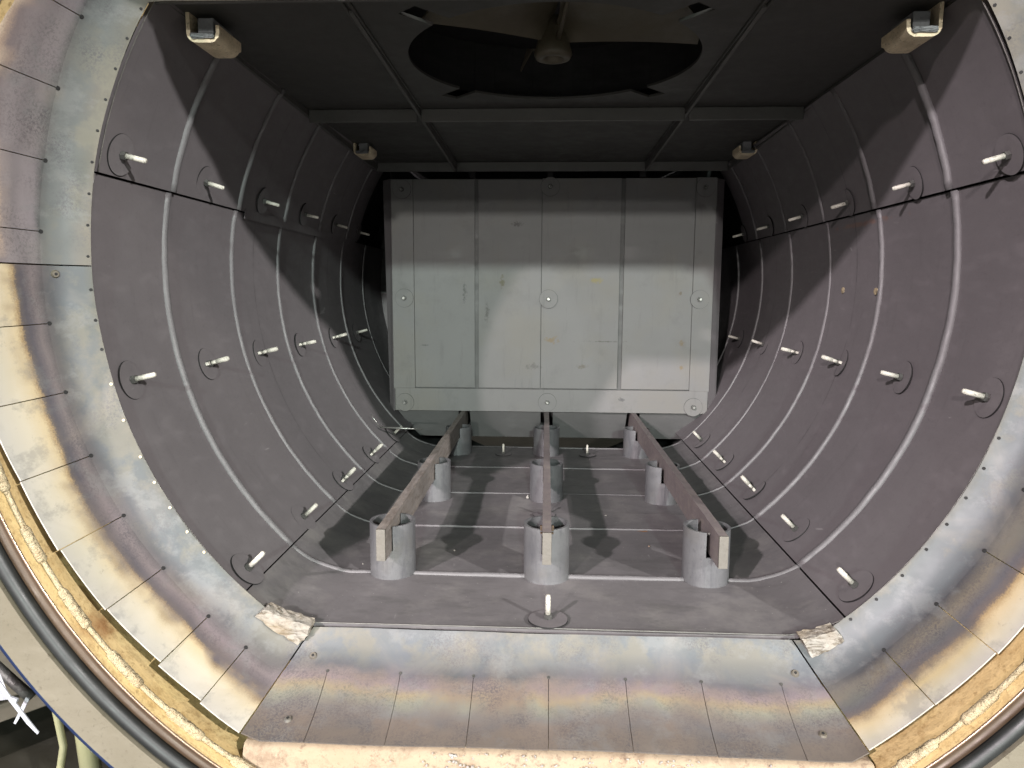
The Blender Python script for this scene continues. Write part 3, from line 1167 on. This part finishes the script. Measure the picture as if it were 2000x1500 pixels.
# ------------------------------------------------------------------ hook brackets under the ceiling edge
def channel_profile(w, h, t, rc, open_left_h=None):
    """U profile points outer and inner (x, z), open at the top"""
    out, inn = [], []
    for s in range(0, 7):
        a = math.pi + s * math.pi / 12
        out.append((-w / 2 + rc + rc * math.cos(a), rc + rc * math.sin(a)))
        inn.append((-w / 2 + rc + (rc - t) * math.cos(a), rc + (rc - t) * math.sin(a)))
    for s in range(0, 7):
        a = 1.5 * math.pi + s * math.pi / 12
        out.append((w / 2 - rc + rc * math.cos(a), rc + rc * math.sin(a)))
        inn.append((w / 2 - rc + (rc - t) * math.cos(a), rc + (rc - t) * math.sin(a)))
    return out, inn


def make_hook(loc, mirror, label, hl, hr, L):
    r0 = empty('channel_bracket', loc, label, 'bracket', 'cream channel brackets under the ceiling edge')
    w, t, rc = .074 * S, .008 * S, .022 * S
    out, inn = channel_profile(w, 0, t, rc)
    out = [(-w / 2, hl)] + out + [(w / 2, hr)]
    inn = [(-w / 2 + t, hl)] + inn + [(w / 2 - t, hr)]
    if mirror:
        out = [(-x, z) for x, z in out]
        inn = [(-x, z) for x, z in inn]
    bm = bmesh.new()
    loop = out + inn[::-1]
    A = [bm.verts.new((x, random.uniform(-.001, .001), z)) for x, z in loop]
    B = [bm.verts.new((x, L + (-.006 if z < .01 else 0), z)) for x, z in loop]
    n = len(loop)
    for k in range(n):
        bm.faces.new((A[k], A[(k + 1) % n], B[(k + 1) % n], B[k]))
    m = len(out)
    for k in range(m - 1):
        bm.faces.new((A[k], A[n - 1 - k], A[n - 2 - k], A[k + 1]))
        bm.faces.new((B[k + 1], B[n - 2 - k], B[n - 1 - k], B[k]))
    bmesh.ops.recalc_face_normals(bm, faces=bm.faces[:])
    o = obj('channel', bm, M_hook)
    o.parent = r0
    sx = -1 if mirror else 1
    bm = bmesh.new()
    add_box(bm, (sx * .002, L * .52, t + .024 * S), (.036 * S, L * .9, .046 * S), None, .002)
    o = obj('support_bar', bm, M_block); o.parent = r0
    bm = bmesh.new()
    add_box(bm, (0, L * .3, t + .004), (.052 * S, L * .75, .008), None, .003)
    bmesh.ops.subdivide_edges(bm, edges=bm.edges[:], cuts=3, use_grid_fill=True)
    for v in bm.verts:
        v.co += Vector((random.uniform(-1, 1), random.uniform(-1, 1), random.uniform(-1, 1))) * .0012
    o = obj('packing', bm, M_block); o.parent = r0
    return r0


make_hook(W(-.764, 1.62, .546), False, 'cream channel bracket with grey bar at the near left end of the ceiling', .066 * S, .036 * S, .115 * S)
make_hook(W(.790, 1.62, .541), True, 'cream channel bracket with grey bar at the near right end of the ceiling', .080 * S, .036 * S, .115 * S)
make_hook(W(-.766, 3.00, .560), False, 'small dim cream bracket at the far left end of the ceiling', .052 * S, .036 * S, .10 * S)
make_hook(W(.806, 3.00, .556), True, 'small dim cream bracket at the far right end of the ceiling', .056 * S, .036 * S, .10 * S)

# ------------------------------------------------------------------ heat shields round the mouth
# profile v -> (circle radius, flat bottom z, flat top z, Y)
PROF = [(0.0, .986, -.752, .587, 1.500), (.15, 1.008, -.774, .609, 1.487), (.30, 1.031, -.798, .633, 1.469),
        (.46, 1.053, -.823, .657, 1.439), (.62, 1.069, -.846, .675, 1.395),
        (.76, 1.080, -.863, .686, 1.350), (.88, 1.087, -.873, .692, 1.315), (1.0, 1.093, -.882, .697, 1.278)]


def prof(v):
    n = len(PROF)
    for k in range(n - 1):
        if v <= PROF[k + 1][0] + 1e-9 or k == n - 2:
            a, b = PROF[k], PROF[k + 1]
            t = (v - a[0]) / (b[0] - a[0])
            p0, p3 = PROF[max(0, k - 1)], PROF[min(n - 1, k + 2)]
            out = []
            for q in range(1, 5):
                m1 = (b[q] - p0[q]) / (b[0] - p0[0]) * (b[0] - a[0])
                m2 = (p3[q] - a[q]) / (p3[0] - a[0]) * (b[0] - a[0])
                out.append((2 * t ** 3 - 3 * t * t + 1) * a[q] + (t ** 3 - 2 * t * t + t) * m1 + (-2 * t ** 3 + 3 * t * t) * b[q] + (t ** 3 - t * t) * m2)
            return out


def x_to_th(x, v):
    rc, zb, zt, y = prof(v)
    return math.degrees(math.atan2(zb - CZ, x - CX)) % 360


def sh_pt(th, v, dr=0.0):
    rc, zb, zt, y = prof(v)
    a = math.radians(th)
    c, s = math.cos(a), math.sin(a)
    r_ = rc
    if s < -.05:
        r_ = min(r_, (zb - CZ) / s)
    if s > .05:
        r_ = min(r_, (zt - CZ) / s)
    r_ += dr
    # the upper tabs reach further forward
    y -= .058 * min(1, max(0, (s + .05) / .35)) * max(0, (v - .46) / .54)
    # gentle dents
    y += .0022 * math.sin(th * .11 + v * 3) + .0010 * math.sin(th * .37 + v * 6)
    return W(CX + r_ * c, y, CZ + r_ * s)


def shield_part(name, th0, th1, v0, v1, mat, parent, ns=None, nv=8, dr=0.0, gap=0.0, voff=0.0, skew=0.0, flat=None):
    bm = bmesh.new()
    ns = ns or max(2, int(abs(th1 - th0) / 1.3))
    th0, th1 = th0 + gap, th1 - gap
    rows, uvs = [], []
    for i in range(nv + 1):
        v = v0 + (v1 - v0) * i / nv
        rr, uu = [], []
        for j in range(ns + 1):
            vv = v + (voff + skew * (j / ns - .5)) * (i / nv)
            e0 = th0 if not flat or flat[0] is None else x_to_th(flat[0] - .0012, vv) 
            e1 = th1 if not flat or flat[1] is None else x_to_th(flat[1] - .0, vv)
            if flat and flat[0] is not None:
                e0 = x_to_th(flat[0] + .0006, vv)
            if flat and flat[1] is not None:
                e1 = x_to_th(flat[1] - .0006, vv)
            th = e0 + (e1 - e0) * j / ns
            rr.append(sh_pt(th, min(vv, 1.0), dr * (i / nv if name == 'tab' else 1)))
            uu.append((th / 30.0, v))
        rows.append(rr)
        uvs.append(uu)
    strip(bm, rows, uvs)
    o = obj(name, bm, mat, parent, True)
    # sheet grows away from the viewer side
    bmn = sum(p.normal.y for p in o.data.polygons)
    thick(o, .0022, 1.0 if bmn > 0 else -1.0)
    return o


def flat_th(x, v=.46):
    rc, zb, zt, y = prof(v)
    return math.degrees(math.atan2(zb - CZ, x - CX)) % 360


shields = []


def make_shield(th0, th1, splits, mat, label, dr=0.0, inner_from=0.0, xs=None):
    mid = (th0 + th1) / 2
    root = empty('heat_shield', sh_pt(mid, 0), label, 'heat shield', 'heat tinted sheets round the chamber mouth')
    shield_part('collar', th0, th1, inner_from, .462, mat, root, nv=12, dr=dr, gap=.05)
    eds = [th0] + splits + [th1]
    for q, (a, b) in enumerate(zip(eds, eds[1:])):
        fl_ = None
        if xs:
            fl_ = (xs[q - 1] if q else None, xs[q] if q < len(xs) else None)
        shield_part('tab', a, b, .462, 1.0, mat, root, nv=14, dr=dr + random.uniform(-.0020, .0020), gap=.05 if not xs else .0,
                    voff=random.uniform(-.04, .0) if not xs else random.uniform(-.012, 0), skew=random.uniform(-.03, .03) if not xs else 0, flat=fl_)
    return root


def dots(root, lst, name, rad, mat, v, h=.0012):
    for th in lst:
        bm = bmesh.new()
        p = sh_pt(th, v)
        q = sh_pt(th, v + .04)
        e = sh_pt(th + .5, v)
        nrm = (q - p).cross(e - p).normalized()
        if nrm.y > 0:
            nrm = -nrm
        bmesh.ops.create_cone(bm, cap_ends=True, segments=12, radius1=rad, radius2=rad * .9, depth=h * 2,
                              matrix=Matrix.Translation(p + nrm * (h + .0003)) @ nrm.to_track_quat('Z', 'Y').to_matrix().to_4x4())
        obj(name, bm, mat, root)


holesL1 = [152.2, 160.2, 168.1, 175.9]
holesL2 = [186.2, 194.2, 202.0, 209.9, 217.6, 225.4, 231.2]
SB0, SB1 = 236.4, 304.0
hx = [-.469, -.308, -.148, .014, .179, .340, .508]
holesB = [flat_th(x) for x in hx]
holesR = [312.0, 319.8, 327.7, 335.6, 343.4, 351.3]
h1 = make_shield(128.5, 179.54, [136.4, 144.3] + holesL1, M_sh_up, 'upper left heat tinted sheet, above the level seam on the left')
h2 = make_shield(179.6, SB0, holesL2, M_sh_left, 'lower left heat tinted sheet, below the level seam, with cream outer tabs')
h3 = make_shield(SB0 + .1, SB1, holesB, M_sh_bot, 'straight bottom sill sheet with rainbow heat tint below the chamber floor', xs=hx)
h4 = make_shield(SB1 + .1, 359.5, holesR, M_sh_right, 'lower right pale blue and cream heat tinted sheet')
h5 = make_shield(-.4, 52.0, [7, 14.9, 22.8, 30.7, 38.6, 46.4], M_sh_up, 'upper right heat tinted sheet at the right picture edge')
h6 = make_shield(52.2, 128.3, [60, 68, 76, 84, 92, 100, 108, 116, 124], M_sh_up, 'straight white sheet edge along the top of the mouth')
for root, lst in ((h1, [136.4, 144.3] + holesL1), (h2, holesL2), (h4, holesR), (h5, [7, 14.9, 22.8, 30.7, 38.6, 46.4])):
    dots(root, lst, 'relief_hole', .0034, M_black, .455, .0004)
dots(h3, holesB, 'relief_hole', .0028, M_nut, .455, .0005)
dots(h1, [148.0 + 3.8 * k for k in range(9)], 'edge_hole', .0022, M_black, .035, .0004)
dots(h2, [182.5, 186.3, 190.0], 'edge_hole', .0026, M_black, .03, .0004)
dots(h2, [194.5, 199.3, 204.4, 208.1, 211.9, 215.7, 219.1], 'edge_pin', .0026, M_hook, .03, .001)
dots(h4, [311.5, 315.5, 319.8, 324.1, 328.0, 331.9, 336.0, 340], 'edge_hole', .0026, M_black, .05, .0004)
dots(h5, [3, 7, 11, 15, 19, 23, 27, 31], 'edge_hole', .0024, M_black, .035, .0004)


def rivet(root, th, v, dr=0.0):
    p = sh_pt(th, v, dr)
    q = sh_pt(th, v + .04, dr)
    e = sh_pt(th + .5, v, dr)
    nrm = (q - p).cross(e - p).normalized()
    if nrm.y > 0:
        nrm = -nrm
    rot = nrm.to_track_quat('Z', 'Y').to_matrix().to_4x4()
    bm = bmesh.new()
    bmesh.ops.create_cone(bm, cap_ends=True, segments=16, radius1=.0065, radius2=.0048, depth=.003, matrix=Matrix.Translation(p + nrm * .002) @ rot)
    o = obj('rivet', bm, M_sh_up, root)
    bm = bmesh.new()
    bmesh.ops.create_cone(bm, cap_ends=True, segments=10, radius1=.0022, radius2=.0022, depth=.001, matrix=Matrix.Translation(p + nrm * .0038) @ rot)
    obj('rivet_hole', bm, M_black, o)


rivet(h2, 180.6, .36)
rivet(h3, 238.6, .33)
rivet(h3, 302.0, .36)
rivet(h3, 301.0, .80)
rivet(h3, 240.0, .82)

# insulation blocks at the two lower corners
def fibre_block(pts, y0, y1, label):
    bm = bmesh.new()
    n = len(pts)
    A = [bm.verts.new(W(x, y0, z)) for x, z in pts]
    B = [bm.verts.new(W(x, y1, z)) for x, z in pts]
    bm.faces.new(A)
    bm.faces.new(B[::-1])
    for k in range(n):
        bm.faces.new((A[k], B[k], B[(k + 1) % n], A[(k + 1) % n]))
    bmesh.ops.recalc_face_normals(bm, faces=bm.faces[:])
    bmesh.ops.triangulate(bm, faces=bm.faces[:])
    bmesh.ops.subdivide_edges(bm, edges=bm.edges[:], cuts=4, use_grid_fill=True)
    bmesh.ops.triangulate(bm, faces=[f for f in bm.faces if len(f.verts) > 4])
    for v in bm.verts:
        v.co += Vector([random.uniform(-1, 1) * .0013 for _ in range(3)])
    o = obj('insulation_block', bm, M_fiber)
    tag(o, label, 'insulation', 'fibre blocks at the lower corners of the mouth')
    return o


fibre_block([(-.641, -.719), (-.620, -.702), (-.575, -.722), (-.518, -.738), (-.524, -.762), (-.547, -.784), (-.60, -.752)], 1.478, 1.514, 'whitish fibre block at the lower left corner of the mouth')
fibre_block([(.560, -.739), (.598, -.729), (.630, -.716), (.650, -.738), (.615, -.765), (.582, -.781)], 1.478, 1.514, 'whitish fibre block at the lower right corner of the mouth')

# ------------------------------------------------------------------ vessel: rusty shell, machined step, gasket, flange
def revolve(bm, prof_, a0=0, a1=360, n=180, jitter=0.0):
    rows = []
    for (r_, y) in prof_:
        row = []
        for k in range(n + 1):
            a = math.radians(a0 + (a1 - a0) * k / n)
            rr = r_ + (random.uniform(-jitter, jitter) if 0 < k < n else 0)
            row.append(W(CX + .0 + rr * math.cos(a), y, VZ + rr * math.sin(a)))
        rows.append(row)
    strip(bm, rows)


VZ = -.008
FO = 1.2185 * 1.002
vs = empty('furnace_vessel', W(0, 1.25, VZ - 1.28), 'round steel vessel mouth with ochre rusty inside, brown step and beige flange face', 'vessel')
bm = bmesh.new()
revolve(bm, [(1.085, 1.70), (1.103, 1.50), (1.106, 1.36), (1.106, 1.30), (1.106, 1.2465)], n=240)
obj('rusty_inner_shell', bm, M_tan, vs, True)
bm = bmesh.new()
revolve(bm, [(1.1062, 1.2464), (1.1060, 1.243), (1.1095, 1.2425), (1.1100, 1.245)], n=240)
obj('bright_edge', bm, M_lip, vs, True)
bm = bmesh.new()
revolve(bm, [(1.1100, 1.2445), (1.1112, 1.248), (1.1250, 1.246), (1.1262, 1.238)], n=240)
obj('brown_step', bm, M_brown, vs, True)
bm = bmesh.new()
revolve(bm, [(1.155, 1.236), (1.1565, 1.220), (FO, 1.2185), (FO + .0005, 1.2190)], n=240)
obj('flange_face', bm, M_flange, vs, False)
bm = bmesh.new()
revolve(bm, [(1.1263, 1.238), (1.1262, 1.262), (1.1551, 1.262), (1.155, 1.236)], n=240)
obj('gasket_groove', bm, M_black, vs, False)
bm = bmesh.new()
revolve(bm, [(FO + .0006, 1.2191), (FO + .010, 1.2225), (FO + .0135, 1.235), (FO + .010, 1.30)], n=240)
obj('blue_painted_rim', bm, M_blue, vs, True)
# gasket
bm = bmesh.new()
add_tube(bm, [W(CX + 1.1410 * math.cos(2 * math.pi * k / 240), 1.2340, VZ + 1.1410 * math.sin(2 * math.pi * k / 240)) for k in range(240)], [.0143 * S + random.uniform(-.0002, .0002) for _ in range(240)], 14, closed=True)
g = obj('rubber_gasket', bm, M_rubber, None, True)
tag(g, 'glossy black rubber gasket ring lying in the flange groove', 'gasket')
# stitched weld on the inner shell: thin wire with thick crusted runs
bm = bmesh.new()
NR = 420
add_tube(bm, [W(CX + 1.1000 * math.cos(2 * math.pi * k / NR), 1.272, VZ + 1.1000 * math.sin(2 * math.pi * k / NR)) for k in range(NR)], .0052 * S, 8, closed=True)
obj('weld_wire', bm, M_weld, vs, True)
a = 195.0
while a < 345:
    ln = random.uniform(4.0, 5.0)
    bm = bmesh.new()
    pts, rr = [], []
    m = 60
    for k in range(m + 1):
        t = math.radians(a + ln * k / m)
        pts.append(W(CX + 1.1005 * math.cos(t), 1.272, VZ + 1.1005 * math.sin(t)))
        e = min(1.0, k / 5, (m - k) / 5)
        rr.append((.0045 + .0050 * e ** .5) * S)
    add_tube(bm, pts, rr, 14)
    for v in bm.verts:
        v.co += Vector([random.gauss(0, .00035) for _ in range(3)])
    obj('weld_run', bm, M_weld, vs, True)
    a += ln + random.uniform(3.0, 4.0)

# refractory board under the sill tabs
bm = bmesh.new()
rows = []
for k, (z, y) in enumerate([(-.900, 1.48), (-.899, 1.36), (-.898, 1.31), (-.8985, 1.296), (-.905, 1.288), (-.925, 1.283), (-.985, 1.279)]):
    row = []
    for j in range(61):
        x = -.595 + 1.235 * j / 60
        row.append(W(x, y + random.uniform(-.0012, .0012), z + random.uniform(-.0014, .0014)))
    rows.append(row)
strip(bm, rows)
o = obj('refractory_board', bm, M_board, None, True)
tag(o, 'peach coloured refractory board crumbling under the bottom sill sheet', 'board')
bm = bmesh.new()
for k in range(120):
    u = random.random()
    x = random.choice([random.uniform(-.30, .50), random.gauss(.08, .05), random.gauss(-.16, .02), random.gauss(.22, .04)])
    y = random.uniform(1.281, 1.29)
    z = random.uniform(-.93, -.898)
    s = random.uniform(.0008, .0032)
    mt = Matrix.Translation(W(x, 1.283 - (.004 if z < -.91 else -.004), z)) @ Matrix.Rotation(random.uniform(0, 6), 4, 'Y') @ Matrix.Rotation(random.uniform(0, 6), 4, 'X') @ Matrix.Diagonal((s, s * .6, s * .7, 1))
    bmesh.ops.create_icosphere(bm, subdivisions=1, radius=1, matrix=mt)
o = obj('crumbs', bm, M_crumb)
tag(o, 'white flaky crumbs stuck along the refractory board edge', 'crumbs', None, 'stuff')

# ------------------------------------------------------------------ loose things inside
bm = bmesh.new()
add_tube(bm, [W(-.738, 3.10, -.600), W(-.64, 3.10, -.603), W(-.549, 3.10, -.607)], .0042 * S, 10)
o = obj('loose_rod', bm, M_bright, None, True)
tag(o, 'thin bright rod lying level across the far lower left corner', 'rod')
bm = bmesh.new()
add_tube(bm, [W(-.775, 3.10, -.540), W(-.770, 3.10, -.556), W(-.757, 3.09, -.567), W(-.748, 3.10, -.585), W(-.742, 3.10, -.598)], .0018 * S, 8)
o = obj('wire_end', bm, M_bright, None, True)
tag(o, 'thin twisted wire end beside the loose rod on the left wall', 'wire')
for k, (x, y, lab) in enumerate(((-.50, 1.87, 'tiny white chip on the floor left of the left front pipe'), (-.06, 2.545, 'white chip at the foot of the middle pipe half way back'),
                                (-.26, 1.99, 'tiny white chip on the floor between left and middle front pipes'), (.21, 2.35, 'tiny pale chip on the floor right of the middle rail'),
                                (.315, 2.06, 'small copper coloured bead on the floor left of the right front pipe'))):
    bm = bmesh.new()
    bmesh.ops.create_icosphere(bm, subdivisions=1, radius=.0028 if k != 1 else .005, matrix=Matrix.Translation(W(x, y, ZF) + Vector((0, 0, .002))) @ Matrix.Diagonal((1, 1, .6 if k != 1 else 1.6, 1)))
    for v in bm.verts:
        v.co += Vector([random.uniform(-1, 1) * .0006 for _ in range(3)])
    o = obj('chip', bm, M_crumb if k != 4 else M_lip)
    tag(o, lab, 'chip', 'loose chips on the chamber floor')

# ------------------------------------------------------------------ outside, lower left corner
bm = bmesh.new()
q = [bm.verts.new(Vector(p)) for p in ((-40, -40, 0), (40, -40, 0), (40, 40, 0), (-40, 40, 0))]
bm.faces.new(q)
o = obj('ground', bm, M_conc)
tag(o, None, None, None, 'structure')
bx = empty('cabinet', W(-2.1, 2.2, -1.45), 'beige machine cabinet corner behind the flange at lower left', 'cabinet')
bm = bmesh.new()
rot = Matrix.Rotation(math.radians(-40), 3, 'Z')
add_box(bm, W(-2.12, 2.45, -1.05), (.50, .9, .55), rot, .006)
obj('body', bm, M_box, bx)
bm = bmesh.new()
add_box(bm, W(-2.12, 2.45, -1.475), (.46, .86, .05), rot, .004)
obj('plinth', bm, M_box, bx)
# hoses
bm = bmesh.new()
add_tube(bm, [W(-1.50, 2.02, -1.10), W(-1.515, 2.0, -1.30), W(-1.50, 2.0, -1.42), W(-1.53, 2.0, -1.56), W(-1.58, 2.0, -1.69)], .0085 * 1.0, 14)
o = obj('hose', bm, M_hose, None, True)
tag(o, 'thin cream yellow hose hanging outside the flange', 'hose')
bm = bmesh.new()
add_tube(bm, [W(-1.455, 2.05, -1.0), W(-1.465, 2.05, -1.35), W(-1.44, 2.05, -1.69)], .023, 20)
o = obj('support_pipe', bm, M_hose, None, True)
tag(o, 'thick cream yellow pipe outside the flange beside the thin hose', 'pipe')


def flat_strap(pts, w, t, nrm):
    bm = bmesh.new()
    rows = []
    for i, p in enumerate(pts):
        a = pts[max(0, i - 1)]
        b = pts[min(len(pts) - 1, i + 1)]
        d = (b - a).normalized()
        s = d.cross(nrm).normalized()
        ww = w * (1 if i < len(pts) - 1 else .6)
        rows.append([p + s * ww / 2 + nrm * t / 2, p - s * ww / 2 + nrm * t / 2, p - s * ww / 2 - nrm * t / 2, p + s * ww / 2 - nrm * t / 2, p + s * ww / 2 + nrm * t / 2])
    strip(bm, rows)
    bmesh.ops.remove_doubles(bm, verts=bm.verts, dist=1e-6)
    return bm


def px(x, y, Y):
    """design helper: point of the scene at depth Y seen in direction (x, y) of the sketch"""
    d = F + R2 * ((x - 1000) / f_px) + U2 * ((750 - y) / f_px)
    d = d * (Y / d.y)
    return W(d.x, d.y, d.z)


nrm = Vector((0, -1, 0))
ct = empty('cable_tie', px(20, 1365, 1.30), 'white nylon cable tie with long tail pointing down right outside the flange', 'cable tie', 'white cable ties outside the flange')
obj('tail', flat_strap([px(-12, 1320, 1.31), px(15, 1358, 1.30), px(40, 1390, 1.29), px(55, 1410, 1.285), px(75, 1432, 1.28)], .0072, .0016, nrm), M_plastic, ct)
bm = bmesh.new()
add_box(bm, px(27, 1366, 1.293), (.0125, .006, .0065), Matrix.Rotation(math.radians(18), 3, 'Y'), .0015)
obj('head', bm, M_plastic, ct)
ct2 = flat_strap([px(54, 1364, 1.32), px(42, 1388, 1.318), px(29, 1413, 1.316)], .0060, .0016, nrm)
o = obj('cable_tie', ct2, M_plastic)
tag(o, 'shorter white nylon tie end crossing behind the long tail', 'cable tie', 'white cable ties outside the flange')
bm = bmesh.new()
pl = [(-25, 1300), (-2, 1310), (12, 1345), (16, 1366), (2, 1368), (-25, 1362)]
A = [bm.verts.new(px(x, y, 1.335)) for x, y in pl]
B = [bm.verts.new(px(x, y, 1.345)) for x, y in pl]
bm.faces.new(A); bm.faces.new(B[::-1])
for k in range(len(pl)):
    bm.faces.new((A[k], B[k], B[(k + 1) % len(pl)], A[(k + 1) % len(pl)]))
bmesh.ops.recalc_face_normals(bm, faces=bm.faces[:])
o = obj('name_tag', bm, M_plastic)
tag(o, 'blank white plastic tag behind the cable tie at the left picture edge', 'tag')
bm = bmesh.new()
add_tube(bm, [px(-20, 1290, 1.42), px(30, 1335, 1.42), px(62, 1363, 1.42)], .009, 12)
o = obj('grey_conduit', bm, M_nut, None, True)
tag(o, 'dark grey conduit running just behind the blue flange rim', 'conduit')
